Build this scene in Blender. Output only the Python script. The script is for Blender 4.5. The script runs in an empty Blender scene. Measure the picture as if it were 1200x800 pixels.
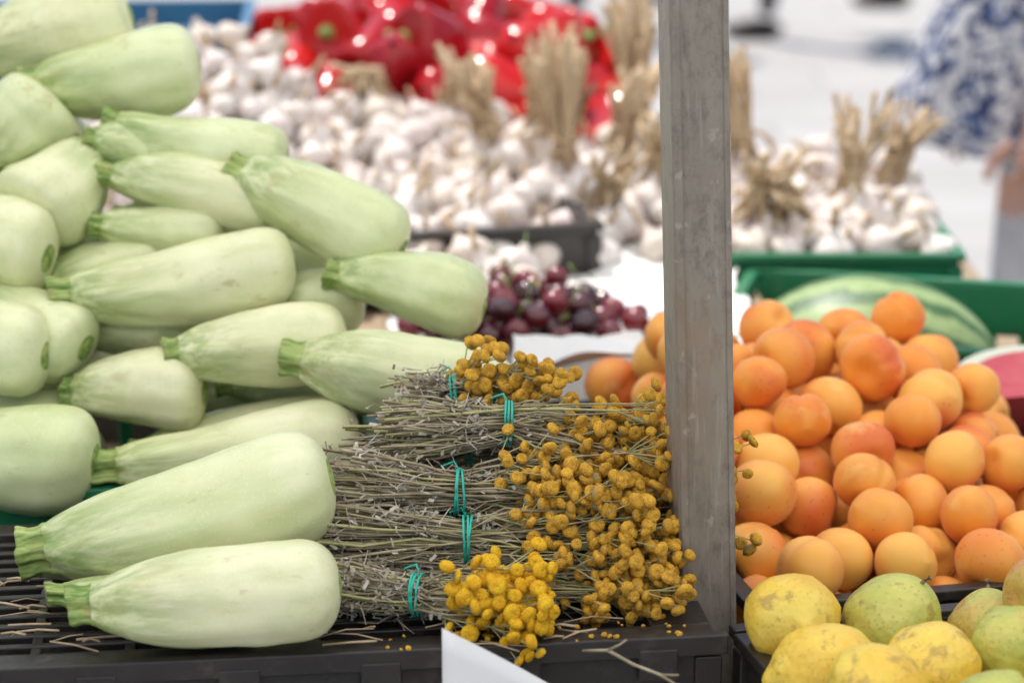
import bpy, bmesh, math, random
import numpy as np
from mathutils import Vector, Matrix, Quaternion, noise
R=random.Random(7)
scn=bpy.context.scene
COL=scn.collection
def link(o,parent=None):
    COL.objects.link(o)
    if parent is not None: o.parent=parent
    return o
def empty(name,loc=(0,0,0)):
    e=bpy.data.objects.new(name,None); e.location=loc; e.empty_display_size=.05; return link(e)
# ---------------------------------------------------------------- materials
class NT:
    def __init__(s,name):
        s.m=bpy.data.materials.new(name); s.m.use_nodes=True
        s.n=s.m.node_tree.nodes; s.l=s.m.node_tree.links
        s.b=s.n['Principled BSDF']; s.out=s.n['Material Output']
        s.tc=s.n.new('ShaderNodeTexCoord')
    def put(s,sock,v):
        if isinstance(v,bpy.types.NodeSocket): s.l.new(v,sock)
        else:
            if isinstance(v,(tuple,list)) and len(v)==3 and sock.type=='RGBA': v=(*v,1)
            sock.default_value=v
    def map(s,scale=(1,1,1),coord='Object',loc=None):
        mp=s.n.new('ShaderNodeMapping'); s.l.new(s.tc.outputs[coord],mp.inputs[0]); mp.inputs['Scale'].default_value=scale
        oi=s.n.new('ShaderNodeObjectInfo')
        vm=s.n.new('ShaderNodeVectorMath'); vm.operation='ADD'
        sc=s.n.new('ShaderNodeMath'); sc.operation='MULTIPLY'; sc.inputs[1].default_value=37.
        s.l.new(oi.outputs['Random'],sc.inputs[0]); s.l.new(mp.outputs[0],vm.inputs[0]); s.l.new(sc.outputs[0],vm.inputs[1])
        return vm.outputs[0]
    def noise(s,scale,vec=None,detail=4,rough=.6):
        t=s.n.new('ShaderNodeTexNoise'); t.inputs['Scale'].default_value=scale; t.inputs['Detail'].default_value=detail; t.inputs['Roughness'].default_value=rough
        s.l.new(vec or s.map(),t.inputs['Vector']); return t.outputs[0]
    def vor(s,scale,vec=None,out=0):
        t=s.n.new('ShaderNodeTexVoronoi'); t.inputs['Scale'].default_value=scale
        s.l.new(vec or s.map(),t.inputs['Vector']); return t.outputs[out]
    def ramp(s,v,a,b,ca=0.,cb=1.):
        t=s.n.new('ShaderNodeMapRange'); t.inputs[1].default_value=a;t.inputs[2].default_value=b;t.inputs[3].default_value=ca;t.inputs[4].default_value=cb
        s.l.new(v,t.inputs[0]); return t.outputs[0]
    def mix(s,f,a,b,mode='MIX'):
        t=s.n.new('ShaderNodeMix'); t.data_type='RGBA'; t.blend_type=mode
        s.put(t.inputs[0],f); s.put(t.inputs[6],a); s.put(t.inputs[7],b); return t.outputs[2]
    def math(s,op,a,b=0.):
        t=s.n.new('ShaderNodeMath'); t.operation=op; s.put(t.inputs[0],a); s.put(t.inputs[1],b); return t.outputs[0]
    def rand(s):
        return s.n.new('ShaderNodeObjectInfo').outputs['Random']
    def bump(s,h,st=.3,dist=.001):
        t=s.n.new('ShaderNodeBump'); t.inputs['Strength'].default_value=st; t.inputs['Distance'].default_value=dist
        s.l.new(h,t.inputs['Height']); s.l.new(t.outputs[0],s.b.inputs['Normal'])
    def set(s,**k):
        for a,v in k.items():
            s.put(s.b.inputs[{'col':'Base Color','rough':'Roughness','metal':'Metallic','sss':'Subsurface Weight','coat':'Coat Weight','spec':'Specular IOR Level','sheen':'Sheen Weight'}[a]],v)
        return s
def simple(name,c1,c2,scale=20,rough=.5,bump=0,bs=None,stretch=(1,1,1),rnd=0,lo=.35,hi=.65,metal=0,sss=0,dist=.001,spec=.5):
    t=NT(name); v=t.map(stretch); n=t.noise(scale,v,3)
    c=t.mix(t.ramp(n,lo,hi),c1,c2)
    t.set(col=c,rough=rough,metal=metal,spec=spec)
    if bump: t.bump(t.noise(bs or scale*4,v,2),bump,dist)
    return t.m
def zmat():
    t=NT('zucchini_skin'); v=t.map()
    big=t.noise(14,v,3)
    c=t.mix(t.ramp(big,.3,.7),(.65,.675,.38),(.80,.785,.54))
    vs=t.map((.25,1,1)); st=t.noise(80,vs,4)
    c=t.mix(t.ramp(st,.48,.72,0,.42),c,(.50,.56,.25))
    sp=t.vor(420,v); c=t.mix(t.ramp(sp,.12,.3,.45,0),c,(.88,.87,.72))
    sx=t.n.new('ShaderNodeSeparateXYZ'); t.l.new(t.tc.outputs['Object'],sx.inputs[0])
    g=t.ramp(sx.outputs[0],.018,.115,.95,0)
    stn=t.noise(150,t.map((.08,1,1)),3)
    g2=t.math('MULTIPLY',g,t.ramp(stn,.38,.6,.22,1.))
    c=t.mix(g2,c,(.24,.34,.08))
    msk=t.noise(11,v,2); mk=t.ramp(msk,.48,.60)
    sc=t.noise(34,t.map((.7,1.6,1.6)),6,.7); c=t.mix(t.math('MULTIPLY',mk,t.ramp(sc,.56,.62,0,.55)),c,(.48,.39,.19))
    sc2=t.noise(260,t.map((.25,1,1)),3,.7); c=t.mix(t.ramp(sc2,.64,.70,0,.35),c,(.46,.42,.2))
    sc3=t.noise(9,t.map((1.3,1,1)),6,.75); c=t.mix(t.ramp(sc3,.56,.68,0,.28),c,(.58,.53,.27))
    tint=t.mix(t.rand(),(.84,.92,.78),(1.02,1.0,.99)); c=t.mix(1.,c,tint,'MULTIPLY')
    t.set(col=c,rough=t.ramp(big,.3,.7,.26,.40),spec=.55)
    t.bump(st,.25,.001); return t.m
ZM=zmat()
def pedmat():
    t=NT('zucchini_stem'); n=t.noise(200,t.map((.12,1,1)),3)
    c=t.mix(t.ramp(n,.38,.62),(.10,.20,.03),(.42,.50,.16)); 
    n2=t.noise(60); c=t.mix(t.ramp(n2,.58,.68,0,.5),c,(.34,.25,.10))
    t.set(col=c,rough=.6); t.bump(n,.6,.0015); return t.m
PM=pedmat()
CUT=simple('stem_cut_face',(.50,.44,.25),(.30,.34,.14),150,.7,.4)
def apmat():
    t=NT('apricot_skin'); v=t.map()
    n=t.noise(20,v,3)
    c=t.mix(t.rand(),(.82,.25,.022),(.90,.46,.085))
    c=t.mix(t.ramp(n,.42,.7,0,.6),c,(.91,.50,.11))
    n2=t.noise(14,v,2); c=t.mix(t.ramp(n2,.48,.70,0,.85),c,(.68,.11,.02))
    n3=t.noise(30,v,3); c=t.mix(t.ramp(n3,.30,.38,.4,0),c,(.88,.56,.18))
    sp=t.vor(190,v); f=t.math('MULTIPLY',t.ramp(sp,.10,.2,.6,0),t.ramp(n2,.48,.6)); c=t.mix(f,c,(.34,.09,.03))
    t.set(col=c,rough=.45,spec=.38,sheen=.1)
    t.bump(t.noise(90,v,3),.12,.001); return t.m
AM=apmat()
def citmat(name,a,b,blush,bl):
    t=NT(name); v=t.map(); n=t.noise(24,v,4); c=t.mix(t.ramp(n,.35,.65),a,b)
    n2=t.noise(13,v,2); c=t.mix(t.ramp(n2,.48,.66,0,bl),c,blush)
    s=t.noise(60,v,5,.7); c=t.mix(t.ramp(s,.55,.64,0,.6),c,(.28,.18,.05))
    d=t.vor(230,v); c=t.mix(t.ramp(d,.1,.3,.4,0),c,tuple(x*.5 for x in a))
    t.set(col=c,rough=.40)
    t.bump(t.vor(170,v),.4,.0015); return t.m
LM=citmat('lemon_rind',(.74,.45,.035),(.80,.58,.09),(.60,.50,.09),.6)
PRM=citmat('pear_skin',(.38,.43,.07),(.58,.54,.13),(.62,.24,.07),.85)
def seedmat(name,a,b):
    t=NT(name); v=t.map(); n=t.noise(120,v,2); c=t.mix(t.ramp(n,.35,.65),a,b); d=t.vor(1150,v); c=t.mix(t.ramp(d,.3,.8,0,.5),c,tuple(x*.35 for x in b))
    t.set(col=c,rough=.85,spec=.2); t.bump(d,.7,.0012); return t.m
SEED=seedmat('tansy_button',(.90,.50,.055),(.60,.32,.045))
SEEDF=seedmat('tansy_button_fresh',(.97,.60,.03),(.88,.44,.02))
CALYX=simple('tansy_calyx',(.30,.25,.11),(.38,.30,.15),200,.8,.3)
STEM=simple('dried_stem',(.22,.17,.10),(.44,.37,.25),60,.85,.5,300)
STEMG=simple('tansy_stem',(.30,.30,.12),(.46,.41,.20),80,.8,.4)
LEAF=simple('dried_leaf',(.30,.26,.19),(.54,.50,.43),90,.9,.5)
BAND=simple('rubber_band',(.01,.38,.28),(.02,.48,.36),50,.45)
def plastic(name,a,b):
    t=NT(name); v=t.map(); n=t.noise(9,v,5); c=t.mix(t.ramp(n,.3,.7),a,b)
    d=t.noise(45,v,5,.75); c=t.mix(t.ramp(d,.54,.74,0,.2),c,(.20,.17,.14)); t.set(col=c,rough=t.ramp(d,.4,.7,.32,.6)); t.bump(d,.15,.001); return t.m
BLK=plastic('black_plastic',(.016,.013,.012),(.034,.028,.024))
GRN=plastic('green_plastic',(.01,.12,.05),(.015,.16,.07))
BLU=plastic('blue_plastic',(.02,.12,.24),(.03,.16,.30))
PAPER=simple('white_paper',(.66,.65,.63),(.73,.72,.70),6,.8,.1,30)
CARD=simple('white_card',(.80,.79,.78),(.84,.83,.82),6,.7)
WOOD=simple('table_wood',(.22,.15,.09),(.34,.25,.16),6,.7,.4,60,stretch=(.3,4,4))
def metalmat():
    t=NT('galvanised_steel'); v=t.map((1,1,.25)); n=t.noise(35,v,5,.7); c=t.mix(t.ramp(n,.3,.7),(.20,.17,.14),(.33,.295,.255))
    n2=t.noise(90,t.map((1,1,.6)),5,.75); c=t.mix(t.ramp(n2,.48,.66,0,.6),c,(.13,.105,.085))
    n3=t.noise(14,t.map((1,1,.5)),4); c=t.mix(t.ramp(n3,.5,.65,0,.6),c,(.28,.20,.135))
    n4=t.noise(300,t.map((1,1,.06)),2); c=t.mix(t.ramp(n4,.62,.72,0,.3),c,(.44,.40,.36))
    n5=t.noise(60,t.map((1,1,.9)),3); c=t.mix(t.ramp(n5,.66,.71,0,.45),c,(.45,.42,.37))
    t.set(col=c,rough=t.ramp(n,.3,.7,.45,.7),metal=.2); t.bump(n2,.35,.0012); return t.m
STEEL=metalmat()
def garmat():
    t=NT('garlic_skin'); v=t.map(); n=t.noise(60,t.map((1,1,.3)),3)
    c=t.mix(t.ramp(n,.4,.7),(.68,.64,.61),(.58,.51,.47))
    n2=t.noise(30,v,2); c=t.mix(t.ramp(n2,.5,.7,0,.5),c,(.48,.34,.35))
    c=t.mix(t.ramp(t.rand(),.4,1,0,.4),c,(.54,.42,.29))
    t.set(col=c,rough=.55,spec=.3); t.bump(n,.3,.001); return t.m
GM=garmat()
STRAW=simple('dry_garlic_stalk',(.38,.26,.15),(.56,.43,.28),60,.8,.4,200,stretch=(1,1,.2))
ROOT=simple('garlic_root',(.34,.25,.15),(.45,.36,.24),200,.9,.6)
def cherrymat():
    t=NT('cherry_skin'); c=t.mix(t.rand(),(.035,.004,.010),(.19,.010,.018)); t.set(col=c,rough=.16,coat=.3); return t.m
CHM=cherrymat()
GST=simple('green_stalk',(.16,.26,.06),(.26,.36,.10),80,.6)
def pepmat():
    t=NT('red_pepper_skin'); c=t.mix(t.rand(),(.26,.006,.014),(.52,.014,.012)); n=t.noise(12); c=t.mix(t.ramp(n,.55,.75,0,.5),c,(.20,.006,.014)); t.set(col=c,rough=.14,spec=.35); return t.m
PEM=pepmat()
def wmmat():
    t=NT('watermelon_rind')
    sx=t.n.new('ShaderNodeSeparateXYZ'); t.l.new(t.tc.outputs['Object'],sx.inputs[0])
    an=t.math('ARCTAN2',sx.outputs[2],sx.outputs[1])
    nz=t.noise(40,None,4,.7); nz2=t.noise(12,None,2)
    a=t.math('ADD',t.math('MULTIPLY',an,12.),t.math('ADD',t.math('MULTIPLY',nz,3.5),t.math('MULTIPLY',nz2,2.5))); sn=t.math('SINE',a)
    c=t.mix(t.ramp(sn,-.2,.6),(.25,.33,.14),(.04,.10,.035)); n2=t.noise(70,None,4); c=t.mix(t.ramp(n2,.45,.65,0,.35),c,(.12,.20,.07))
    t.set(col=c,rough=.45,spec=.35); return t.m
WMM=wmmat()
FLESH=simple('watermelon_flesh',(.62,.06,.07),(.70,.12,.11),40,.35,.3,200)
RIND=simple('pale_rind',(.72,.74,.55),(.78,.78,.62),30,.5)
def pavmat():
    t=NT('pavement_stone'); v=t.map((1,1,1)); br=t.n.new('ShaderNodeTexBrick'); t.l.new(t.tc.outputs['Object'],br.inputs[0])
    br.inputs['Scale'].default_value=1; br.inputs['Brick Width'].default_value=.6; br.inputs['Row Height'].default_value=.4; br.inputs['Mortar Size'].default_value=.008
    br.inputs['Color1'].default_value=(.47,.445,.42,1); br.inputs['Color2'].default_value=(.55,.525,.50,1); br.inputs['Mortar'].default_value=(.30,.28,.26,1)
    n=t.noise(.7,v,5); c=t.mix(t.ramp(n,.4,.65,0,.6),br.outputs[0],(.38,.36,.34)); n2=t.noise(40,v,4); c=t.mix(t.ramp(n2,.4,.8,0,.3),c,(.3,.28,.27))
    t.set(col=c,rough=.8); t.bump(n2,.3,.003); return t.m
PAV=pavmat()
def canmat():
    t=NT('sun_diffusing_canvas'); t.n.remove(t.b); tr=t.n.new('ShaderNodeBsdfTranslucent'); df=t.n.new('ShaderNodeBsdfDiffuse'); mx=t.n.new('ShaderNodeMixShader')
    tr.inputs[0].default_value=(.98,.955,.90,1); df.inputs[0].default_value=(.85,.83,.78,1); mx.inputs[0].default_value=.05
    t.l.new(tr.outputs[0],mx.inputs[1]); t.l.new(df.outputs[0],mx.inputs[2]); t.l.new(mx.outputs[0],t.out.inputs[0]); return t.m
CAN=canmat()  # translucent so the added canopy passes soft sunlight downward
SKIN=simple('skin',(.40,.20,.13),(.46,.25,.17),30,.5,.1,200)
HAIR=simple('hair',(.06,.035,.02),(.12,.07,.04),80,.5,.5,200,stretch=(1,1,.2))
DARK=simple('dark_trousers',(.03,.03,.035),(.05,.05,.06),20,.85)
GREYT=simple('pale_trousers',(.38,.38,.40),(.46,.46,.48),20,.85,.2)
SHOE=simple('shoe_leather',(.03,.02,.018),(.06,.04,.03),20,.5)
SHIRT=simple('shirt_cloth',(.35,.38,.42),(.45,.47,.5),20,.85)
EYE=simple('eye',(.03,.02,.015),(.05,.03,.02),20,.2)
LIP=simple('lip',(.42,.14,.12),(.48,.18,.15),20,.4)
def dressmat():
    t=NT('floral_dress'); v=t.map(); n=t.noise(48,v,2,.5); c=t.mix(t.ramp(n,.49,.52),(.58,.57,.58),(.025,.045,.12))
    n2=t.noise(30,v,2); c=t.mix(t.ramp(n2,.57,.60,0,.85),c,(.07,.11,.25)); vv=t.vor(38,v); c=t.mix(t.ramp(vv,.22,.28,1,0),c,(.68,.67,.65))
    t.set(col=c,rough=.9); return t.m
DRESS=dressmat()
# ---------------------------------------------------------------- mesh helpers
def mesh(name,V,F,mats,mi=None,smooth=True):
    me=bpy.data.meshes.new(name); me.from_pydata([tuple(v) for v in V],[],F)
    for m in mats: me.materials.append(m)
    if mi: me.polygons.foreach_set('material_index',mi)
    if smooth: me.polygons.foreach_set('use_smooth',[True]*len(F))
    me.update(); return me
def obj(name,me,loc=(0,0,0),parent=None):
    o=bpy.data.objects.new(name,me); o.location=loc; return link(o,parent)
def catmull(P,x):
    for i in range(len(P)-1):
        if x<=P[i+1][0] or i==len(P)-2:
            p0=P[max(i-1,0)];p1=P[i];p2=P[i+1];p3=P[min(i+2,len(P)-1)]
            h=max(p2[0]-p1[0],1e-9);u=(x-p1[0])/h
            m1=(p2[1]-p0[1])/max(p2[0]-p0[0],1e-9)*h; m2=(p3[1]-p1[1])/max(p3[0]-p1[0],1e-9)*h
            return (2*u**3-3*u*u+1)*p1[1]+(u**3-2*u*u+u)*m1+(-2*u**3+3*u*u)*p2[1]+(u**3-u*u)*m2
class Buf:
    def __init__(s): s.V=[];s.F=[];s.M=[]
    def tube(s,pts,rad,seg=5,mi=0,cap=True):
        b=len(s.V);n=len(pts);up=Vector((0,0,1))
        for i,p in enumerate(pts):
            d=(pts[min(i+1,n-1)]-pts[max(i-1,0)]).normalized()
            a=d.cross(up if abs(d.z)<.9 else Vector((1,0,0))).normalized(); c=d.cross(a)
            r=rad[i] if isinstance(rad,(list,tuple)) else rad
            for k in range(seg):
                t=2*math.pi*k/seg; s.V.append(p+a*(r*math.cos(t))+c*(r*math.sin(t)))
        for i in range(n-1):
            for k in range(seg):
                s.F.append((b+i*seg+k,b+i*seg+(k+1)%seg,b+(i+1)*seg+(k+1)%seg,b+(i+1)*seg+k)); s.M.append(mi)
        if cap:
            s.F.append(tuple(b+k for k in range(seg))[::-1]); s.F.append(tuple(b+(n-1)*seg+k for k in range(seg))); s.M+= [mi,mi]
    def add(s,V,F,M,mat):
        b=len(s.V); s.V+=[mat@v for v in V]; s.F+=[tuple(b+i for i in f) for f in F]; s.M+=M
    def quad(s,p,a,b_,mi):
        b=len(s.V); s.V+=[p-a-b_,p+a-b_*.4,p+a+b_,p-a+b_*.6]; s.F.append((b,b+1,b+2,b+3)); s.M.append(mi)
    def mesh(s,name,mats,smooth=True): return mesh(name,s.V,s.F,mats,s.M,smooth)
def revolve(fn,nr,seg,close=True):
    V=[];F=[]
    for i in range(nr+1):
        for k in range(seg): V.append(fn(i/nr,2*math.pi*k/seg))
    for i in range(nr):
        for k in range(seg):
            F.append((i*seg+k,i*seg+(k+1)%seg,(i+1)*seg+(k+1)%seg,(i+1)*seg+k))
    return V,F
def boxobj(name,bs,mat,bevel=.0015,loc=(0,0,0),yaw=0,parent=None):
    bm=bmesh.new()
    for (cx,cy,cz,sx,sy,sz) in bs:
        bmesh.ops.create_cube(bm,size=1,matrix=Matrix.Translation((cx,cy,cz))@Matrix.Diagonal((sx,sy,sz,1)))
    me=bpy.data.meshes.new(name); bm.to_mesh(me); bm.free(); me.materials.append(mat)
    o=obj(name,me,loc,parent); o.rotation_euler=(0,0,yaw)
    if bevel:
        m=o.modifiers.new('bev','BEVEL'); m.width=bevel; m.segments=2; m.limit_method='ANGLE'
    return o
def crate(name,w,d,h,mat,loc,yaw,floor=.012):
    """open-topped ventilated produce crate, origin at the middle of its base"""
    bs=[];t=.006
    for sgn in (-1,1):
        y=sgn*(d/2-t/2)
        bs.append((0,y,.02,w,t,.04)); bs.append((0,y,h-.025,w,t,.05-.002))
        n=int(w/.035)
        for i in range(n+1):
            x=-w/2+.012+(w-.024)*i/n; bs.append((x,y,h/2,.012,t-.0015,h-.06))
        x=sgn*(w/2-t/2)
        bs.append((x,0,.0205,t,d-2*t-.001,.039)); bs.append((x,0,h-.0255,t,d-2*t-.001,.048))
        n=int(d/.035)
        for i in range(n+1):
            yy=-d/2+.018+(d-.036)*i/n; bs.append((x,yy,h/2,t-.0015,.012,h-.06))
        bs.append((0,sgn*(d/2+.001),h-.001,w+.012,.013,.008)); bs.append((sgn*(w/2+.0012),0,h-.0014,.0135,d-.016,.008))
        bs.append((0,sgn*(d/2+.001),h-.052,w+.004,.008,.004)); 
    for sx in (-1,1):
        for sy in (-1,1):
            bs.append((sx*(w/2-.004),sy*(d/2-.004),h/2-.004,.016,.016,h-.016))
    n=int(d/.03)
    for i in range(n+1): bs.append((0,-d/2+.01+(d-.02)*i/n,floor,w-.012,.014,.004))
    return boxobj(name,bs,mat,.0012,loc,yaw)
# ---------------------------------------------------------------- ground
g=mesh('ground',[(-80,-40,0),(80,-40,0),(80,160,0),(-80,160,0)],[(0,1,2,3)],[PAV]); obj('pavement',g)
# ---------------------------------------------------------------- tables
def table(name,x0,x1,y0,y1,z):
    bs=[];n=max(2,int((y1-y0)/.12)); w=(y1-y0)/n
    for i in range(n): bs.append(((x0+x1)/2,y0+w*(i+.5),z-.012,x1-x0,w-.006,.024))
    for x in (x0+.05,x1-.05):
        bs.append((x,(y0+y1)/2,z-.05,.04,y1-y0-.04,.05))
        for y in (y0+.06,y1-.06): bs.append((x,y,(z-.076)/2,.045,.045,z-.076))
    return boxobj(name,bs,WOOD,.002)
table('market_table',-1.0,.105,1.40,1.78,.739)
table('market_table.001',.19,.70,1.18,1.78,.739)
table('market_table.002',-1.0,.62,1.80,3.45,.739)
# ---------------------------------------------------------------- front black crate, upside down
def front_crate():
    w,d,h=.62,.275,.16
    bs=[]
    z=h
    bs+= [(0,-d/2+.011,z-.006,w,.022,.012),(0,d/2-.011,z-.006,w,.022,.012),(-w/2+.011,0,z-.0062,.022,d-.0445,.0116),(w/2-.02,0,z-.0062,.04,d-.0445,.0116)]
    n=13
    for i in range(n): bs.append((-.008,-d/2+.022+(d-.044)*(i+.5)/n,z-.008,w-.06,.0065,.008))
    n=9
    for i in range(n): bs.append((-w/2+.03+(w-.08)*(i+.5)/n,0,z-.0095,.007,d-.045,.009))
    bs+= [(0,-d/2-.002,z-.004,w+.012,.009,.014)]
    for sg in (-1,1):
        y=sg*(d/2-.004)
        bs+= [(0,y,z-.030,w-.004,.006,.034),(0,y,.015,w-.004,.006,.03),(0,y-sg*.0035,h/2,w-.01,.004,h-.05)]
        m=46
        for i in range(m):
            x=-w/2+.012+(w-.024)*i/(m-1)
            if i%9==4: bs.append((x,y+sg*.002,h/2-.01,.022,.008,h-.062))
            elif i%9 not in (3,5): bs.append((x,y+sg*.0005,h/2-.01,.0045,.005,h-.062))
        x=sg*(w/2-.004)
        bs+= [(x,0,z-.030,.006,d-.02,.034),(x,0,.015,.006,d-.02,.03),(x-sg*.0035,0,h/2,.004,d-.02,h-.05)]
        for i in range(18):
            yy=-d/2+.018+(d-.036)*i/17; bs.append((x+sg*.0005,yy,h/2-.01,.005,.0045,h-.062))
    for i in range(7): bs.append((-.27+i*.09,-d/2-.0045,z-.016,.026,.006,.022))
    for sx in (-1,1):
        for sy in (-1,1): bs.append((sx*(w/2-.006),sy*(d/2-.006),h/2-.006,.018,.018,h-.014))
    yaw=math.radians(7.0)
    cx=.134-(w/2*math.cos(yaw)+ d/2*math.sin(yaw)); cy=1.468-(w/2*math.sin(yaw)-d/2*math.cos(yaw))
    return boxobj('black_plastic_crate',bs,BLK,.0012,(cx,cy,.74),yaw)
front_crate()
crate('green_plastic_crate',.64,.40,.172,GRN,(-.44,1.915,.74),math.radians(5))
# ---------------------------------------------------------------- zucchini
PRO=[(0,.36),(.02,.37),(.05,.325),(.085,.345),(.10,.41),(.15,.53),(.25,.69),(.4,.83),(.55,.93),(.68,.99),(.78,1.0),(.86,.97),(.92,.875),(.96,.70),(.985,.46),(1.0,.10)]
def zuc(seed):
    r=random.Random(seed); L=.2;Rr=.035; bend=r.uniform(-.012,.012);ph=r.uniform(0,6);seg=48
    us=[0,.008,.02,.035,.05,.065,.08,.092,.105]+[.105+.745*i/26 for i in range(1,27)]+[.87,.89,.91,.93,.945,.96,.972,.983,.992,1.0]
    neckf=r.uniform(.88,1.14)
    V=[];F=[];M=[]
    V.append(Vector((.0025,0,0)))
    for u in us:
        rr=catmull(PRO,u)*Rr
        if .1<u<.6: rr*=1+(neckf-1)*math.sin((u-.1)/.5*math.pi)
        cz=bend*math.sin(u*math.pi)
        for k in range(seg):
            t=2*math.pi*k/seg
            if u<.1: f=1+.20*math.cos(5*t+ph)+.06*math.cos(10*t)+ .05*math.cos(15*t)
            else:
                q=max(0,1-(u-.1)/.6); f=1+.07*q*math.cos(5*t+ph)+.015*math.cos(10*t+ph)*(1-.3*u)
                nn=noise.noise(Vector((u*4+seed,math.cos(t)*1.2,math.sin(t)*1.2))); f+=.06*nn+.02*noise.noise(Vector((u*11+seed,math.cos(t)*3,math.sin(t)*3)))
            V.append(Vector((u*L+ (0.002*math.cos(t+ph) if u<.01 else 0),rr*f*math.cos(t),rr*f*math.sin(t)+cz)))
    for k in range(seg): F.append((0,1+(k+1)%seg,1+k)); M.append(2)
    for i in range(len(us)-1):
        for k in range(seg):
            F.append((1+i*seg+k,1+i*seg+(k+1)%seg,1+(i+1)*seg+(k+1)%seg,1+(i+1)*seg+k)); M.append(1 if us[i]<.09 or us[i]>=.992 else 0)
    e=len(V); V.append(Vector((L*1.001,0,0))); b=1+(len(us)-1)*seg
    for k in range(seg): F.append((b+k,b+(k+1)%seg,e)); M.append(1)
    return mesh('zucchini_mesh_%d'%seed,V,F,[ZM,PM,CUT],M)
ZV=[zuc(i) for i in range(9)]
zc=[0]
def zucchini(A,B,Rr,roll=None,var=None):
    A=Vector(A);B=Vector(B);d=B-A
    me=ZV[(zc[0]*4+1)%9 if var is None else var]; zc[0]+=1
    o=obj('zucchini',me,A); o.rotation_mode='QUATERNION'
    q=d.to_track_quat('X','Z'); rl=R.uniform(0,6.28) if roll is None else roll
    o.rotation_quaternion=q@Quaternion((1,0,0),rl)
    o.scale=(d.length/.2,Rr/.035,Rr/.035)
    return o
zucchini((-.329,1.52,.939),(-.119,1.53,.989),.0415,.3)
zucchini((-.283,1.44,.931),(-.109,1.452,.941),.0335,2.)
zucchini((-.306,1.487,.921),(-.171,1.51,.916),.020)
zucchini((-.332,1.535,.922),(-.20,1.60,.928),.022)
ZL=[((-.476,2.06,1.187),(-.325,2.072,1.222),.042),
((-.41,2.000,1.173),(-.262,2.022,1.191),.038),
((-.434,1.965,1.111),(-.378,1.99,1.165),.040),
((-.338,1.965,1.150),(-.184,1.955,1.120),.031),
((-.352,1.955,1.138),(-.26,1.968,1.112),.026),
((-.338,1.935,1.112),(-.185,1.92,1.083),.028),
((-.229,1.920,1.122),(-.087,1.875,1.060),.035),
((-.364,1.845,1.034),(-.171,1.868,1.055),.036),
((-.345,1.974,1.128),(-.394,1.905,1.083),.041),
((-.342,1.911,1.076),(-.234,1.923,1.068),.026),
((-.477,1.905,1.076),(-.369,1.875,1.055),.038),
((-.392,1.905,1.02),(-.28,1.93,1.045),.032),
((-.147,1.862,1.048),(-.0206,1.84,1.024),.031),
((-.271,1.802,.996),(-.128,1.826,1.002),.033),
((-.175,1.768,1.004),(.004,1.755,.970),.035),
((-.476,1.825,1.004),(-.359,1.80,.996),.036),
((-.435,1.87,1.03),(-.333,1.825,.995),.035),
((-.352,1.81,.962),(-.238,1.80,.966),.032),
((-.316,1.735,.926),(-.114,1.752,.948),.034),
((-.468,1.745,.948),(-.312,1.73,.934),.042),
((-.203,1.88,1.018),(-.118,1.89,1.022),.028),
((-.36,1.88,1.0),(-.242,1.89,1.005),.030),
((-.30,1.80,.915),(-.12,1.82,.93),.030),((-.50,1.81,.925),(-.34,1.83,.93),.034),((-.24,1.87,.955),(-.07,1.88,.96),.032),
((-.48,1.89,.96),(-.31,1.90,.965),.034),((-.30,1.95,1.02),(-.14,1.96,1.03),.033),((-.50,1.96,1.02),(-.34,1.98,1.03),.035),
((-.30,1.93,.925),(-.12,1.94,.93),.034),((-.52,1.95,.93),(-.34,1.98,.94),.034),((-.30,2.03,.95),(-.14,2.03,.955),.034),((-.5,2.04,.95),(-.33,2.05,.96),.035),
((-.34,2.04,1.05),(-.2,2.03,1.08),.034),((-.52,2.05,1.08),(-.36,2.06,1.11),.036),((-.29,2.01,.885),(-.12,2.0,.89),.032),((-.5,1.87,.88),(-.33,1.88,.885),.032),
((-.66,1.76,.93),(-.49,1.78,.95),.036),((-.68,1.88,1.0),(-.5,1.86,1.02),.038),((-.68,1.95,1.08),(-.5,1.95,1.10),.038),((-.66,2.02,1.14),(-.5,2.0,1.16),.036),((-.68,1.90,.91),(-.52,1.92,.93),.036)]
for a,b,r in ZL: zucchini(a,b,r)
# ---------------------------------------------------------------- tansy bunches
def headmesh(seed):
    rr=random.Random(seed)
    prof=[(0,0),(.0022,.0003),(.0045,.0014),(.0057,.0034),(.0058,.0052),(.0050,.0070),(.0034,.0080),(.0016,.0078),(0,.0072)]
    seg=10;V=[];F=[];M=[]
    for i,(r,z) in enumerate(prof):
        for k in range(seg):
            t=2*math.pi*(k+.5*(i%2))/seg; j=1+rr.uniform(-.06,.06); V.append(Vector((max(r,.0002)*j*math.cos(t),max(r,.0002)*j*math.sin(t),z+rr.uniform(-.0003,.0003))))
    for i in range(len(prof)-1):
        for k in range(seg):
            F.append((i*seg+k,i*seg+(k+1)%seg,(i+1)*seg+(k+1)%seg,(i+1)*seg+k)); M.append(3 if i<2 else 2)
    return V,F,M
HS=[headmesh(i) for i in range(4)]
def rv(r): 
    while True:
        v=Vector((R.uniform(-1,1),R.uniform(-1,1),R.uniform(-1,1)))
        if v.length<1: return v*r
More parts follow.
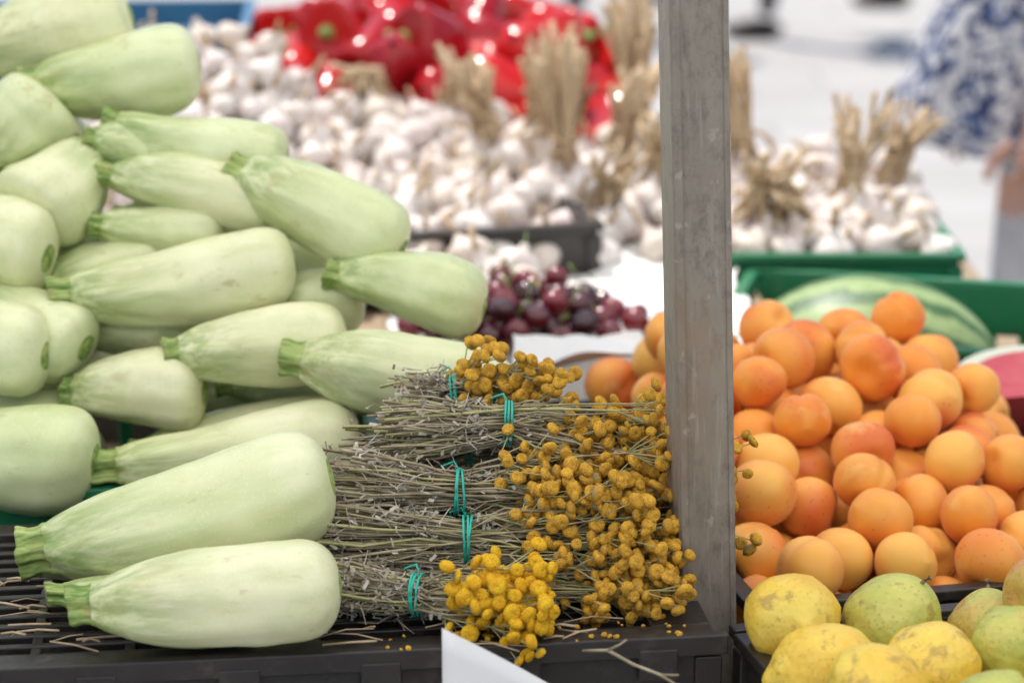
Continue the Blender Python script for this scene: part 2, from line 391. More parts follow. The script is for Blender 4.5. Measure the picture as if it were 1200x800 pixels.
def tansy(A,T,H,n=46,cut=.024,tie=.0125,sp=(.034,.03),heads=(3,6),fresh=False,size=1.,leaves=8):
    A=Vector(A);T=Vector(T);H=Vector(H);ax=(H-A).normalized()
    s=ax.cross(Vector((0,0,1))).normalized(); u=s.cross(ax)
    bf=Buf()
    def disc(r):
        a=R.uniform(0,6.28);q=r*math.sqrt(R.random()); return s*(q*math.cos(a))+u*(q*math.sin(a))
    nb=int(n*1.7)
    for i in range(nb):
        o=disc(1); a=A+o*cut*1.0+disc(cut*.5)+ax*R.uniform(-.012,.03); t=T+o*tie*.95+disc(.003)
        full=i<n
        if full:
            h=H+(o*.75+disc(.6))*sp[1]+ax*R.uniform(-1,1)*sp[0]
            e=h-(h-t).normalized()*.016
        else: e=t+(t-a)*R.uniform(.15,.5)+disc(.008)
        m1=a.lerp(t,.35)+rv(.004)+o*.002; m2=a.lerp(t,.7)+rv(.0035); m3=t.lerp(e,.5)+rv(.004)+o*.004
        r=R.uniform(.0005,.0011)
        bf.tube([a,m1,m2,t,m3,e],[r*1.3,r*1.1,r,r,r,r*.8],4,0 if R.random()<.75 else 1,False)
        for j in range(leaves):
            f=R.random(); p=(a.lerp(t,f) if f<.85 else t.lerp(e,R.random()*.5))+rv(.005)+o*.003
            d1=(ax*R.uniform(.0,.8)+rv(1)).normalized()*R.uniform(.0012,.0038); d2=d1.cross(rv(1)).normalized()*R.uniform(.0006,.0016)
            bf.quad(p,d1,d2,4)
            if R.random()<.3:
                q=p+(ax*R.uniform(-.3,1)+rv(.8)).normalized()*R.uniform(.006,.016)
                bf.tube([p,p.lerp(q,.5)+rv(.001),q],[.0006,.0005,.0003],3,4,False)
        if full:
            k=R.randint(*heads)
            for j in range(k):
                d=(ax*.7+rv(1.)+o*.5+Vector((0,-.35,.1))).normalized(); c=h+rv(.017)+d*.002
                bf.tube([e,e.lerp(c,.5)+rv(.001),c],[.0006,.0005,.0005],3,1,False)
                q=d.to_track_quat('Z','Y'); sc=size*R.uniform(.66,1.02)
                HV,HF,HM=HS[R.randrange(4)]
                bf.add(HV,HF,HM,Matrix.Translation(c)@q.to_matrix().to_4x4()@Matrix.Diagonal((sc,sc,sc*R.uniform(.7,1.0),1)))
    for w in range(3):
        pts=[]
        c=T+ax*(w*.0022-.002)
        tilt=R.uniform(-.15,.15)
        for k in range(25):
            t=2*math.pi*k/24; pts.append(c+s*((tie+.003)*math.cos(t))+u*((tie+.003)*math.sin(t))+ax*(tilt*tie*math.sin(t+w)))
        bf.tube(pts,.0009,5,5,False)
    p=T-s*(tie+.003)*.7+u*(tie+.003)*.7
    pts=[p,p-s*.004+u*.006-ax*.004,p-s*.006+u*.002-ax*.012,p-s*.005-u*.006-ax*.010,p-s*.002-u*.010-ax*.002]
    bf.tube(pts,.0009,5,5)
    me=bf.mesh('tansy_mesh',[STEM,STEMG,SEEDF if fresh else SEED,CALYX,LEAF,BAND])
    return obj('tansy_bunch',me)
tansy((-.085,1.60,.998),(-.003,1.598,1.004),(.068,1.60,.990),52,.020,.0125,(.038,.027))
tansy((-.128,1.565,.970),(-.036,1.562,.966),(.048,1.562,.968),56,.022,.013,(.048,.028))
tansy((-.138,1.535,.943),(-.030,1.535,.942),(.054,1.537,.942),58,.022,.013,(.050,.030))
tansy((-.125,1.50,.922),(-.062,1.487,.921),(-.008,1.476,.924),38,.018,.011,(.024,.025),(4,7),True,1.04,8)
tansy((-.080,1.67,.998),(-.040,1.67,1.004),(-.002,1.665,1.012),36,.02,.0125,(.036,.02),(3,5))
tansy((-.02,1.64,.935),(.05,1.62,.935),(.124,1.605,.948),46,.02,.0125,(.030,.036))
tansy((-.11,1.535,.918),(-.01,1.525,.916),(.076,1.517,.917),48,.016,.011,(.036,.018))
tansy((-.11,1.60,.945),(-.02,1.60,.95),(.074,1.60,.952),44,.024,.014,(.042,.03))
tansy((-.11,1.62,.975),(-.03,1.63,.98),(.060,1.63,.972),40,.022,.0135,(.038,.025))
tansy((-.10,1.60,.918),(-.02,1.585,.918),(.075,1.58,.918),36,.016,.012,(.03,.018))
# ---------------------------------------------------------------- post, and unseen canopy added to soften the sun
def post():
    bs=[(0,0,1.17,.0385,.0385,2.34),(0,0,.004,.1,.1,.008),(-.0155,-.0195,1.17,.0055,.003,2.33),(.0165,-.0195,1.17,.0035,.002,2.33)]
    o=boxobj('steel_post',bs,STEEL,.0025)
    o.location=(.163,1.556,0.0); o.rotation_euler=(0,-math.radians(2.1),math.radians(8)); return o
post()
def post2(x,y,h):
    o=boxobj('steel_post',[(0,0,h/2,.0395,.0395,h),(0,0,.004,.1,.1,.008)],STEEL,.004); o.location=(x,y,0)
for x,y,h in ((-2.6,1.555,2.37),(-2.6,-1.6,2.44),(.17,-1.6,2.44),(2.8,-1.6,2.44),(2.8,1.555,2.37)): post2(x,y,h)
V=[];F=[];nx,ny=36,24
for j in range(ny+1):
    for i in range(nx+1):
        x=-2.9+6.0*i/nx;y=-1.9+4.85*j/ny
        V.append((x,y,2.40-.04*math.sin(i/nx*math.pi*6)**2+.10*(1-j/ny)))
for j in range(ny):
    for i in range(nx): a=j*(nx+1)+i; F.append((a,a+1,a+nx+2,a+nx+1))
obj('unseen_diffuser_awning',mesh('diffuser_awning',V,F,[CAN]))  # out of view, sized to keep direct sun off the front stall and diffuse it
# ---------------------------------------------------------------- packing
def pack(n,r,H,floor,bounds,seed,tries=6000,inside=None,jit=.07,roll=14,ov=.97):
    rn=random.Random(seed); P=np.zeros((n,4)); c=0
    x0,x1,y0,y1=bounds
    def zat(x,y,rr):
        z=floor(x,y)+rr
        if c:
            q=P[:c]; d2=(q[:,0]-x)**2+(q[:,1]-y)**2; s=(q[:,3]+rr)*ov; k=d2<s*s
            if k.any(): z=max(z,float((q[k,2]+np.sqrt(s[k]**2-d2[k])).max()))
        return z
    for t in range(tries):
        if c>=n: break
        x=rn.uniform(x0,x1);y=rn.uniform(y0,y1);rr=r*(1+rn.uniform(-jit,jit))
        if inside and not inside(x,y): continue
        z=zat(x,y,rr); st=rr*.8
        for k in range(roll):
            a=rn.uniform(0,6.28);nx=x+st*math.cos(a);ny=y+st*math.sin(a)
            if not(x0<=nx<=x1 and y0<=ny<=y1) or (inside and not inside(nx,ny)): continue
            nz=zat(nx,ny,rr)
            if nz<z: x,y,z=nx,ny,nz
            else: st*=.85
        if z<=H(x,y): P[c]=(x,y,z,rr); c+=1
    return P[:c]
def scatter(parentname,part,meshes,P,r0,seed,upright=False):
    e=empty(parentname); rn=random.Random(seed)
    for i,p in enumerate(P):
        o=obj('%s_%d'%(part,i+1),meshes[rn.randrange(len(meshes))],p[:3],e); s=p[3]/r0; o.scale=(s,s,s*rn.uniform(.93,1.04))
        o.rotation_euler=(rn.uniform(-.9,.9),rn.uniform(-.9,.9),rn.uniform(0,6.28)) if upright else (rn.uniform(0,6.28),rn.uniform(0,6.28),rn.uniform(0,6.28))
    return e
def apricot(seed):
    r0=.0225
    def fn(u,t):
        ph=u*math.pi; rr=r0*math.sin(ph); z=-math.cos(ph)
        d=min(abs(t),abs(t-2*math.pi)); gr=.13*math.exp(-(d/.17)**2)*math.sin(ph)**.5
        cheek=.04*math.cos(2*t)
        f=1-gr-cheek+.05*noise.noise(Vector((math.cos(t)*1.2+seed,math.sin(t)*1.2,z)))
        top=.26*math.exp(-((1-u)/.12)**2)
        return Vector((rr*f*math.cos(t),rr*f*math.sin(t),r0*.95*(z-top)+r0*.05*math.exp(-(u/.06)**2)*-1))
    V,F=revolve(fn,24,40); return mesh('apricot_mesh',V,F,[AM])
AP=[apricot(i) for i in range(5)]
cy,sy=math.cos(math.radians(13)),math.sin(math.radians(13))
AC=(.172,1.584) ; AW,AD=.34,.50
def aloc(x,y):
    dx,dy=x-AC[0],y-AC[1]; return dx*cy+dy*sy, -dx*sy+dy*cy
crate('black_plastic_crate',AW,AD,.134,BLK,(AC[0]+AW/2*cy-AD/2*sy,AC[1]+AW/2*sy+AD/2*cy,.74),math.radians(13))
def aH(x,y):
    u,v=aloc(x,y); h=.880+.092*min(max((v-.0)/.28,0),1)
    h-=.12*max(0,(u-.25)/.1); 
    if v>.38: h-=.10*(v-.38)/.12
    return h
P=pack(360,.0245,aH,lambda x,y:.78,(-.05,.56,1.56,2.2),3,11000,lambda x,y:.020<aloc(x,y)[0]<AW-.022 and .023<aloc(x,y)[1]<AD-.025,jit=.11,roll=20,ov=.96)
scatter('apricot_pile','apricot',AP,P,.0225,5)
# lemons and pears
def citrus(seed,lemon):
    r0=.033
    def fn(u,t):
        ph=u*math.pi; z=-math.cos(ph); rr=math.sin(ph)
        n=noise.noise(Vector((math.cos(t)*1.3*rr+seed*3,math.sin(t)*1.3*rr,z*1.3)))
        n2=noise.noise(Vector((math.cos(t)*4*rr+seed,math.sin(t)*4*rr,z*4)))
        f=1+.10*n+.035*n2
        if lemon:
            tip=.18*math.exp(-((1-u)/.08)**2)+.10*math.exp(-(u/.07)**2); L=1.06
            return Vector((rr*f*r0*math.cos(t),rr*f*r0*math.sin(t),r0*(z*L*f+tip*(1 if u>.5 else -1))))
        else:
            dip=.14*math.exp(-(u/.09)**2)
            taper=1-.16*max(0,z); return Vector((rr*f*r0*taper*math.cos(t),rr*f*r0*taper*math.sin(t),r0*(z*1.02+dip)))
    V,F=revolve(fn,30,36); return V,F
LMS=[mesh('lemon_mesh',*citrus(i,True),[LM]) for i in range(4)]
PRS=[]
for i in range(3):
    V,F=citrus(i+9,False); b=Buf(); b.V=V;b.F=F;b.M=[0]*len(F)
    b.tube([Vector((0,0,.031)),Vector((.001,0,.036)),Vector((.003,.001,.040))],[.0018,.0014,.002],6,1)
    PRS.append(b.mesh('pear_mesh',[PRM,STEM]))
LY=math.radians(14); LB=(.152,1.500); LW,LD=.38,.28; lcx,lsx=math.cos(LY),math.sin(LY)
def lloc(x,y):
    dx,dy=x-LB[0],y-LB[1]; return dx*lcx+dy*lsx, dx*lsx-dy*lcx
crate('black_plastic_crate',LW,LD,.150,BLK,(LB[0]+LW/2*lcx+LD/2*lsx,LB[1]+LW/2*lsx-LD/2*lcx,.74),LY)
P=pack(150,.0305,lambda x,y:.913+.16*min(max(lloc(x,y)[0]-.08,0),.18),lambda x,y:.775,(.1,.66,1.15,1.7),15,9000,lambda x,y:.024<lloc(x,y)[0]<LW-.03 and .026<lloc(x,y)[1]<LD-.03,jit=.13,roll=22,ov=.94)
for i,p in enumerate(P):
    k='pear' if R.random()<.45 else 'lemon'
    o=obj(k,R.choice(LMS if k=='lemon' else PRS),p[:3]); o.scale=(p[3]/.0325,)*3; o.rotation_euler=(R.uniform(0,6),R.uniform(0,6),R.uniform(0,6))
# ---------------------------------------------------------------- cherries on paper
boxobj('wooden_box',[(0,0,.07,.42,.42,.14)],WOOD,.003,(.05,2.42,.74),0)
def sheet(name,x0,x1,y0,y1,z,amp,seed,mat,nx=50,ny=50,edge=.0,drape=0):
    V=[];F=[]
    for j in range(ny+1):
        for i in range(nx+1):
            x=x0+(x1-x0)*i/nx;y=y0+(y1-y0)*j/ny
            n=noise.noise(Vector((x*8+seed,y*8,0)))+.5*abs(noise.noise(Vector((x*22,y*18+seed,0))))
            e=min(i,nx-i,j,ny-j)/5; lift=edge*max(0,1-e)*(noise.noise(Vector((x*14,y*14,seed)))+.2)
            zz=z+amp*(n+.6)+lift; yy=y+.015*noise.noise(Vector((x*15,seed,3)))
            if drape and y<drape: zz-=(drape-y)*.9; yy=drape-(drape-y)*.35+.006*noise.noise(Vector((x*25,y*4,seed)))
            V.append((x+.01*noise.noise(Vector((y*15,seed,x))),yy,zz))
    for j in range(ny):
        for i in range(nx): a=j*(nx+1)+i; F.append((a,a+1,a+nx+2,a+nx+1))
    return obj(name,mesh(name,V,F,[mat]))
sheet('crumpled_paper',-.12,.235,2.14,2.60,.885,.012,4,PAPER,50,60,edge=.012,drape=2.20)
def cherry(st):
    b=Buf()
    V,F=revolve(lambda u,t:Vector((.0125*math.sin(u*math.pi)*math.cos(t),.0125*math.sin(u*math.pi)*math.sin(t)*.96,.0118*(-math.cos(u*math.pi)-.22*math.exp(-((1-u)/.12)**2)))),12,16)
    b.V=V;b.F=F;b.M=[0]*len(F)
    if st: b.tube([Vector((0,0,.009)),Vector((.003,0,.020)),Vector((.009,.002,.034)),Vector((.017,.003,.043))],[.0007,.0006,.0006,.0011],5,1)
    else: b.tube([Vector((0,0,.0085)),Vector((0,0,.0098))],[.0012,.0010],5,1)
    return b.mesh('cherry_mesh',[CHM,GST])
CH=[cherry(1),cherry(0),cherry(0)]
P=pack(190,.0136,lambda x,y:.908+.022*max(0,1-((x+.0)/.1)**2),lambda x,y:.890,(-.12,.125,2.16,2.40),8,3000,lambda x,y:((x-.008)/.120)**2+((y-2.270)/.085)**2<1)
P=np.vstack([P,[[.145,2.235,.906,.0136]]])
scatter('cherry_heap','cherry',CH,P,.0125,2,True)
sheet('tissue_paper',.0,.12,2.05,2.13,.90,.02,9,PAPER,24,24,.03)
# ---------------------------------------------------------------- garlic
def garlicV(seed,stalk):
    r=random.Random(seed);nl=r.choice((6,7,8));ph=r.uniform(0,6);b=Buf()
    pr=[(0,.25),(.06,.62),(.18,.93),(.34,1.0),(.5,.93),(.64,.70),(.75,.42),(.85,.26),(1.0,.20)]
    def fn(u,t):
        rr=.0225*catmull(pr,u); f=1+.09*abs(math.cos(nl/2*t+ph))*math.sin(min(u*1.4,1)*math.pi)+.08*noise.noise(Vector((math.cos(t)+seed,math.sin(t),u*2)))
        return Vector((rr*f*math.cos(t),rr*f*math.sin(t),-.018+.046*u))
    V,F=revolve(fn,16,24); b.V=V;b.F=F;b.M=[0]*len(F)
    b.F.append(tuple(16*24+k for k in range(24))); b.M.append(2)
    for k in range(10):
        a=r.uniform(0,6.28); q=Vector((.004*math.cos(a),.004*math.sin(a),-.017)); b.tube([q,q+Vector((.003*math.cos(a),.003*math.sin(a),-.006))],[.0008,.0004],3,1,False)
    if stalk: b.tube([Vector((0,0,.026)),Vector((.001,0,.04)),Vector((.002,.002,.05))],[.0042,.003,.0025],7,2)
    return b.mesh('garlic_mesh',[GM,ROOT,STRAW])
GA=[garlicV(i,i%2==0) for i in range(5)]
def Hl(x,y):
    h=.908+(y-2.35)*.15-.9*max(0,x-.005)
    q=min(max((-.20-x)/.10,0),1); h+=.09*q*min(max((y-2.5)/.4,0),1)
    return h
for i,(x,y,yw) in enumerate(((-.30,2.55,0),(-.30,2.93,.03),)): crate('black_plastic_crate',.36,.34,.155,BLK,(x,y,.74),yw)
crate('black_plastic_crate',.20,.20,.198,BLK,(-.030,2.59,.742),math.radians(14))
def core(name,x0,x1,y0,y1,H,mat,base=.75,parent=None):
    V=[];F=[];n=16
    for j in range(n+1):
        for i in range(n+1):
            x=x0+(x1-x0)*i/n;y=y0+(y1-y0)*j/n; e=min(i,n-i,j,n-j)
            V.append((x,y,base if e==0 else max(base,H(x,y)-.055)))
    for j in range(n):
        for i in range(n): a=j*(n+1)+i; F.append((a,a+1,a+n+2,a+n+1))
    return obj(name,mesh(name,V,F,[mat]),(0,0,0),parent)
P=pack(650,.0215,Hl,lambda x,y:max(.885,Hl(x,y)-.055),(-.48,.04,2.34,2.92),21,5500,roll=12,jit=.2,ov=.90)
eg=scatter('garlic_heap','garlic_bulb',GA,P,.0225,4,True); core('mound',-.48,.03,2.36,2.93,Hl,GM,.87,eg)
crate('green_plastic_crate',.27,.40,.17,GRN,(.340,2.70,.74),0)
boxobj('wooden_box',[(0,0,.07,.22,.40,.14)],WOOD,.003,(.076,2.84,.74),0)
Hr=lambda x,y:.903+(y-2.5)*.12
P=pack(180,.0235,Hr,lambda x,y:.885+max(0,(y-2.55))*.06,(.05,.465,2.53,2.90),31,2600,roll=12,jit=.14,ov=.92)
scatter('garlic_heap','garlic_bulb',GA,P,.0225,6,True)
def bunch(x,y,z,seed,n=9,h=.11,lean=(0,0)):
    r=random.Random(seed); b=Buf()
    for i in range(n):
        a=6.28*i/n+r.uniform(-.3,.3); q=.030*(1 if i%3 else .45)
        base=Vector((x+q*math.cos(a),y+q*math.sin(a),z+r.uniform(-.012,.008)))
        knot=Vector((x+.008*math.cos(a)+lean[0]*.05,y+.008*math.sin(a),z+.055)); top=Vector((x+lean[0]*h+.028*math.cos(a)*r.uniform(.4,1.3),y+lean[1]*h+.028*math.sin(a),z+h*r.uniform(.85,1.2)))
        d=(knot-base).normalized(); M=Matrix.Translation(base)@d.to_track_quat('Z','Y').to_matrix().to_4x4()
        me=GA[(i*2+1)%5]; V=[v.co.copy() for v in me.vertices]; F=[tuple(p.vertices) for p in me.polygons]; Mi=[p.material_index for p in me.polygons]
        b.add(V,F,Mi,M)
        for k in range(3 if h>.1 else 2):
            o=Vector((r.uniform(-.006,.006),r.uniform(-.006,.006),0)); o2=Vector((r.uniform(-.012,.012),r.uniform(-.012,.012),r.uniform(-.03,.01)))
            b.tube([base+d*.025,knot+o,knot.lerp(top,.5)+o+o2*.3,top+o2],[.0035,.0032,.0035,.0038],6,2)
    pts=[Vector((x+lean[0]*.05+.018*math.cos(t*.5236),y+.018*math.sin(t*.5236),z+.055)) for t in range(13)]
    b.tube(pts,.002,5,2,False)
    obj('garlic_bunch',b.mesh('garlic_bunch_mesh',[GM,ROOT,STRAW]))
for i,(x,y,z,h,l) in enumerate([(-.02,2.8,.955,.11,(-.3,0)),(.060,2.70,.945,.15,(0,0)),(.152,2.93,.965,.16,(.0,0)),(.118,2.78,.945,.12,(.3,0)),(.165,2.68,.93,.10,(.1,0)),(.283,2.82,.930,.125,(-.25,.1)),(.375,2.68,.912,.12,(.2,0)),(.254,2.60,.91,.08,(.4,-.3)),(.43,2.76,.912,.10,(.35,0)),(.32,2.60,.91,.07,(-.5,0)),(-.168,2.94,.985,.055,(-.3,0)),(.10,2.62,.915,.08,(.2,-.2)),(.21,2.86,.94,.12,(.1,0)),(.03,2.86,.955,.12,(.1,0)),(-.07,2.92,.975,.08,(.1,0))]): bunch(x,y,z,i,9,h,l)
# ---------------------------------------------------------------- red peppers
def pepper(seed):
    r=random.Random(seed);nl=r.choice((3,4));ph=r.uniform(0,6);b=Buf()
    pr=[(0,.12),(.03,.34),(.09,.58),(.2,.74),(.4,.84),(.6,.92),(.78,1.0),(.9,.94),(.96,.72),(.99,.42),(1.0,.2)]
    bx=r.uniform(.004,.012)
    def fn(u,t):
        rr=.042*catmull(pr,u); f=1+.13*math.cos(nl*t+ph)*(1-.3*u)+.08*noise.noise(Vector((math.cos(t)+seed,math.sin(t),u*4)))
        z=-.055+.108*u- (.014*math.exp(-((1-u)/.06)**2)); return Vector((rr*f*math.cos(t)+bx*math.sin(u*3),rr*f*math.sin(t),z))
    V,F=revolve(fn,28,36); b.V=V;b.F=F;b.M=[0]*len(F)
    b.tube([Vector((.001,0,.038)),Vector((.001,0,.044)),Vector((.002,0,.054)),Vector((.006,.003,.066)),Vector((.012,.004,.074))],[.012,.009,.005,.0045,.0055],8,1)
    return b.mesh('pepper_mesh',[PEM,GST])
PE=[pepper(i) for i in range(6)]
def Hp(x,y):
    h=1.062-.35*max(0,x-.0)-.3*max(0,-.22-x)
    if y<3.14: h-=(3.14-y)*.38
    return h+.02*math.exp(-((x+.13)/.05)**2)
P=pack(130,.041,Hp,lambda x,y:.90,(-.34,.13,2.97,3.40),5,6000,roll=20,jit=.1,ov=.90)
for p in P:
    o=obj('red_bell_pepper',R.choice(PE),p[:3]); o.rotation_euler=(R.uniform(1.2,2.6),R.uniform(-.5,.5),R.uniform(0,6.28)); s=p[3]/.039; o.scale=(s,s,s)
crate('black_plastic_crate',.50,.44,.165,BLK,(-.095,3.20,.742),0)
crate('blue_plastic_crate',.40,.28,.30,BLU,(-.56,3.28,.76),math.radians(4))
# ---------------------------------------------------------------- watermelon
crate('green_plastic_crate',.33,.27,.155,GRN,(.385,2.325,.74),math.radians(-14))
V,F=revolve(lambda u,t:Vector((-.130*math.cos(u*math.pi),.100*math.sin(u*math.pi)*math.cos(t),.092*math.sin(u*math.pi)*math.sin(t))),32,48)
b=Buf();b.V=V;b.F=F;b.M=[0]*len(F); b.tube([Vector((-.127,0,0)),Vector((-.140,0,.004)),Vector((-.150,.004,.012))],[.005,.004,.005],8,1)
o=obj('watermelon',b.mesh('watermelon',[WMM,GST]),(.352,2.30,.840)); o.rotation_euler=(.5,0,-.15)
boxobj('wooden_box',[(0,0,.055,.20,.36,.11),(0,0,.116,.21,.37,.012)],WOOD,.003,(.585,2.02,.74),math.radians(13))
def wedge():
    n=20;r=.11;w=.05;V=[];F=[];M=[]
    for k in range(n+1):
        a=math.pi*k/n; x=r*math.cos(a); z=-r*math.sin(a)
        V.append(Vector((x*.9,0,0)))
        for q in (.88,.93,1.): V.append(Vector((x*q,-w*math.sin(a)*q,z*q)))
        for q in (1.,.93,.88): V.append(Vector((x*q,w*math.sin(a)*q,z*q)))
    c=7
    for k in range(n):
        for j in range(c):
            F.append((k*c+j,k*c+(j+1)%c,(k+1)*c+(j+1)%c,(k+1)*c+j)); M.append((0,1,1,2,1,1,0)[j])
    return mesh('wedge',V,F,[FLESH,RIND,WMM],M,False)
o=obj('watermelon_slice',wedge(),(.50,2.03,.900)); o.rotation_euler=(math.radians(70),0,.3)
# ---------------------------------------------------------------- card, twigs, straw
V=[];F=[];n=10
for j in range(n+1):
    for i in range(n+1):
        u=i/n;v=j/n; x=-.0425+.085*u; zt=.9445-.60*(x+.0425); z=.79+(zt-.79)*v
        V.append((x,1.383-.012*v*v+.006*math.sin(u*2.4)-.02*(1-v),z))
for j in range(n):
    for i in range(n): a=j*(n+1)+i; F.append((a,a+1,a+n+2,a+n+1))
o=obj('price_card',mesh('card',V,F,[CARD])); m=o.modifiers.new('s','SOLIDIFY'); m.thickness=.0006
b=Buf()
b.tube([Vector((.045,1.425,.9075)),Vector((.060,1.41,.914)),Vector((.075,1.40,.909)),Vector((.092,1.39,.906)),Vector((.112,1.38,.896))],[.0009,.0012,.0011,.0010,.0007],5)
b.tube([Vector((.060,1.41,.914)),Vector((.067,1.402,.921)),Vector((.071,1.40,.925))],[.0009,.0007,.0006],5)
b.tube([Vector((.092,1.39,.906)),Vector((.103,1.385,.908))],[.0008,.0005],5)
obj('twig',b.mesh('twig',[STEM]))
b=Buf()
for i in range(44):
    x=R.uniform(-.37,-.26) if i<22 else R.uniform(-.2,.1); y=R.uniform(1.44,1.56) if i<22 else R.uniform(1.44,1.5)
    a=R.uniform(-.5,.5); l=R.uniform(.008,.04); p=Vector((x,y,.9025+R.uniform(0,.004))); q=p+Vector((l*math.cos(a),l*math.sin(a),R.uniform(-.002,.004)))
    b.tube([p,p.lerp(q,.5)+rv(.002)+Vector((0,0,.001)),q],R.uniform(.0004,.0011),4)
obj('straw_bits',b.mesh('straw',[STRAW]))
b=Buf()
for i in range(30):
    x=R.uniform(-.08,.12); p=Vector((x,1.45+.123*x+R.uniform(-.004,.03),.9025)); q=Vector((0,0,1)).lerp(rv(1),.5).normalized().to_track_quat('Z','Y'); sc=R.uniform(.15,.4)
    HV,HF,HM=HS[R.randrange(4)]; b.add(HV,HF,HM,Matrix.Translation(p)@q.to_matrix().to_4x4()@Matrix.Diagonal((sc,sc,sc,1)))
obj('fallen_tansy_crumbs',b.mesh('crumbs',[STEM,STEMG,SEED,CALYX]))
# ---------------------------------------------------------------- people
def skin(name,pts,edges,mat,parent,root=0,sub=2):
    me=bpy.data.meshes.new(name); me.from_pydata([p[:3] for p in pts],edges,[]); me.materials.append(mat)
    o=obj(name,me,(0,0,0),parent); 
    m=o.modifiers.new('skin','SKIN'); m.use_smooth_shade=True
    for i,p in enumerate(pts):
        v=me.skin_vertices[0].data[i]; v.radius=(p[3],p[4] if len(p)>4 else p[3]); v.use_root=(i==root)
    s=o.modifiers.new('sub','SUBSURF'); s.levels=sub; s.render_levels=sub
    return o
def person(name,loc,yaw,legs,top,dress=False,kneeL=(-.10,-.02),kneeR=(.06,.18),scale=1.,armf=0.):
    e=empty(name,loc); e.rotation_euler=(0,0,yaw); e.scale=(scale,)*3
    (k1,a1),(k2,a2)=kneeL,kneeR
    lz1=.095; lz2=.095+max(0,abs(a2)-.12)*.6
    pts=[(0,0,.93,.13,.10),(.09,0,.86,.085),(.095,k1,.49,.058),(.1,k1*.5+a1*.5+.01,.34,.052),(.1,a1,lz1,.040),
         (-.09,0,.86,.085),(-.095,k2,.49,.058),(-.1,(k2+a2)/2+.01,.34,.052),(-.1,a2,lz2,.040)]
    skin('trousers',pts,[(0,1),(1,2),(2,3),(3,4),(0,5),(5,6),(6,7),(7,8)],legs,e)
    for sx,a,z in ((.1,a1,lz1),(-.1,a2,lz2)):
        def fn(u,t):
            ph=u*math.pi; x=math.sin(ph)*math.cos(t); y=-math.cos(ph); zz=math.sin(ph)*math.sin(t)
            w=.045*(1-.15*y); hgt=.045 if y>-.1 else .045*(1-.45*(-y-.1)); return Vector((sx+x*w,a-.055+ y*.135 ,z-.045+ (zz*hgt if zz>0 else max(zz*.06,-.045))))
        V,F=revolve(fn,16,20); obj('shoe',mesh('shoe',V,F,[SHOE]),(0,0,0),e)
    skin('torso',[(0,0,.97,.135,.10),(0,0,1.08,.12,.09),(0,-.005,1.24,.145,.10),(0,0,1.345,.12,.075),(0,.005,1.40,.06),(.10,0,1.365,.06),(.175,0,1.345,.052),(.205,.02,1.20,.042),(-.10,0,1.365,.06),(-.175,0,1.345,.052),(-.205,.02,1.20,.042)],
         [(0,1),(1,2),(2,3),(3,4),(3,5),(5,6),(6,7),(3,8),(8,9),(9,10)],top,e)
    skin('neck',[(0,.01,1.38,.052),(0,.0,1.44,.047),(0,-.01,1.50,.05)],[(0,1),(1,2)],SKIN,e)
    for s in (1,-1):
        x=s*.26; skin('arm',[(s*.205,.02,1.23,.037),(s*.232,.03-armf*.4,1.08,.036),(s*.25,.01-armf*.6,.98,.033),(x,-.03-armf,.84,.024),(x,-.036-armf,.815,.018,.027),(x,-.046-armf,.775,.014,.036),(x,-.052-armf,.745,.012,.034)],[(i,i+1) for i in range(6)],SKIN,e)
        for k,(dy,L) in enumerate(((-.027,.072),(-.009,.082),(.010,.077),(.027,.060))):
            y0=-.05+dy-armf
            skin('finger_%d'%(k+1),[(x,y0,.752,.0085),(x-s*.004,y0-.003,.752-L*.42,.0082),(x-s*.012,y0-.003,.752-L*.75,.0075),(x-s*.022,y0-.002,.752-L*.97,.0065)],[(0,1),(1,2),(2,3)],SKIN,e,0,1)
        skin('thumb',[(x,-.068-armf,.80,.011),(x-s*.008,-.092-armf,.775,.0095),(x-s*.014,-.102-armf,.752,.0085),(x-s*.018,-.104-armf,.735,.0075)],[(0,1),(1,2),(2,3)],SKIN,e,0,1)
    def hf(u,t):
        ph=u*math.pi; x=math.sin(ph)*math.sin(t); y=-math.sin(ph)*math.cos(t); z=-math.cos(ph)
        X=x*.074*(1-.18*max(0,-z)); Y=y*.094*(1-.10*max(0,-z)); Z=z*.115
        if y<0:
            Y-=.024*math.exp(-(x/.16)**2-((z+.12)/.20)**2); Y+=.010*math.exp(-((abs(x)-.38)/.18)**2-((z-.05)/.14)**2); Y-=.010*math.exp(-(x/.35)**2-((z+.75)/.2)**2)
        return Vector((X,Y-.012,Z+1.575))
    V,F=revolve(hf,36,48); obj('head',mesh('head',V,F,[SKIN]),(0,0,0),e)
    for s in (1,-1):
        V,F=revolve(lambda u,t:Vector((s*.029+.011*math.sin(u*math.pi)*math.cos(t),-.088-.006*math.sin(u*math.pi)*math.sin(t),1.58-.006*math.cos(u*math.pi))),8,12); obj('eye',mesh('eye',V,F,[EYE]),(0,0,0),e)
        V,F=revolve(lambda u,t:Vector((s*.074+.007*math.sin(u*math.pi)*math.cos(t),.0+.016*math.sin(u*math.pi)*math.sin(t),1.572-.030*math.cos(u*math.pi))),10,12); obj('ear',mesh('ear',V,F,[SKIN]),(0,0,0),e)
    V,F=revolve(lambda u,t:Vector((-.022*math.cos(u*math.pi),-.1-.006*math.sin(u*math.pi)*math.cos(t),1.523+.006*math.sin(u*math.pi)*math.sin(t))),8,12); obj('mouth',mesh('mouth',V,F,[LIP]),(0,0,0),e)
    def hr(u,t):
        v=hf(u,t); c=Vector((0,-.012,1.585)); d=v-c; f=1.10+.03*noise.noise(v*40)
        if (d.y<-.035 and d.z<.055) or d.z<-.05: f=.86
        return c+d*f
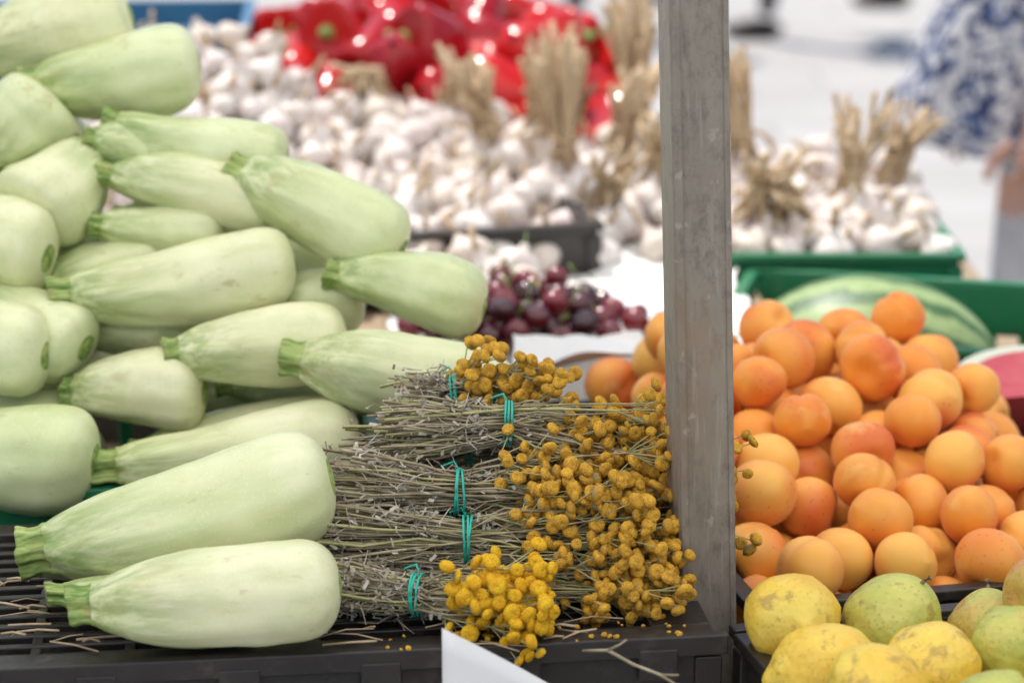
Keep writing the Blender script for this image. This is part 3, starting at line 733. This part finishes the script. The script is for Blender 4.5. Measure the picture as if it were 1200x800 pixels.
    V,F=revolve(hr,36,48); obj('hair',mesh('hair',V,F,[HAIR]),(0,0,0),e)
    if dress:
        pr=[(1.375,.115,.085),(1.33,.165,.105),(1.25,.168,.118),(1.10,.155,.118),(1.0,.18,.175),(.9,.20,.215),(.83,.21,.25),(.765,.22,.275)]
        V=[];F=[];seg=72
        for z,a,b in pr:
            f=max(0,(1.1-z)/.4)
            for k in range(seg):
                t=2*math.pi*k/seg; q=1+.06*f*math.sin(9*t+1.5*math.sin(2*t))+.03*f*math.sin(17*t); V.append((a*q*math.cos(t),b*q*math.sin(t),z+.01*f*math.sin(4*t)))
        for i in range(len(pr)-1):
            for k in range(seg): F.append((i*seg+k,(i+1)*seg+k,(i+1)*seg+(k+1)%seg,i*seg+(k+1)%seg))
        o=obj('dress',mesh('dress',V,F,[DRESS]),(0,0,0),e); m=o.modifiers.new('s','SOLIDIFY'); m.thickness=.003; m=o.modifiers.new('u','SUBSURF'); m.levels=1;m.render_levels=1
    return e
person('woman_in_floral_dress',(.885,4.0,0),-math.pi/2,GREYT,DRESS,True,(-.04,.0),(.05,.25),armf=.03)
person('pedestrian',(.50,10.6,0),math.radians(-80),DARK,SHIRT,False,(-.20,-.26),(.12,.30))
person('pedestrian.001',(1.36,10.5,0),math.radians(-95),DARK,SHIRT,False,(-.20,-.26),(.12,.30))
# ---------------------------------------------------------------- light
sun_el,sun_az=math.radians(60),math.radians(-28)
w=bpy.data.worlds.new('World'); scn.world=w; w.use_nodes=True; nt=w.node_tree
sk=nt.nodes.new('ShaderNodeTexSky'); sk.sky_type='NISHITA'; sk.sun_disc=False; sk.sun_elevation=sun_el; sk.sun_rotation=sun_az
bg=nt.nodes['Background']; bg.inputs[1].default_value=.15; nt.links.new(sk.outputs[0],bg.inputs[0])
ld=bpy.data.lights.new('sun','SUN'); ld.energy=5; ld.angle=math.radians(.5); ld.color=(1,.95,.87); lo=bpy.data.objects.new('sun',ld); link(lo)
d=Vector((math.sin(sun_az)*math.cos(sun_el),math.cos(sun_az)*math.cos(sun_el),math.sin(sun_el))); lo.rotation_mode='QUATERNION'; lo.rotation_quaternion=d.to_track_quat('Z','Y'); lo.location=(0,0,6)
# ---------------------------------------------------------------- camera
cd=bpy.data.cameras.new('camera'); cd.lens=85; cd.sensor_width=36; cd.clip_end=500; cd.clip_start=.05
cd.dof.use_dof=True; cd.dof.focus_distance=1.64; cd.dof.aperture_fstop=4.8
co=bpy.data.objects.new('camera',cd); link(co); co.location=(0,0,1.5); co.rotation_euler=(math.radians(90-15.3),0,0); scn.camera=co
scn.view_settings.view_transform='Standard'; scn.view_settings.look='None'; scn.view_settings.exposure=0
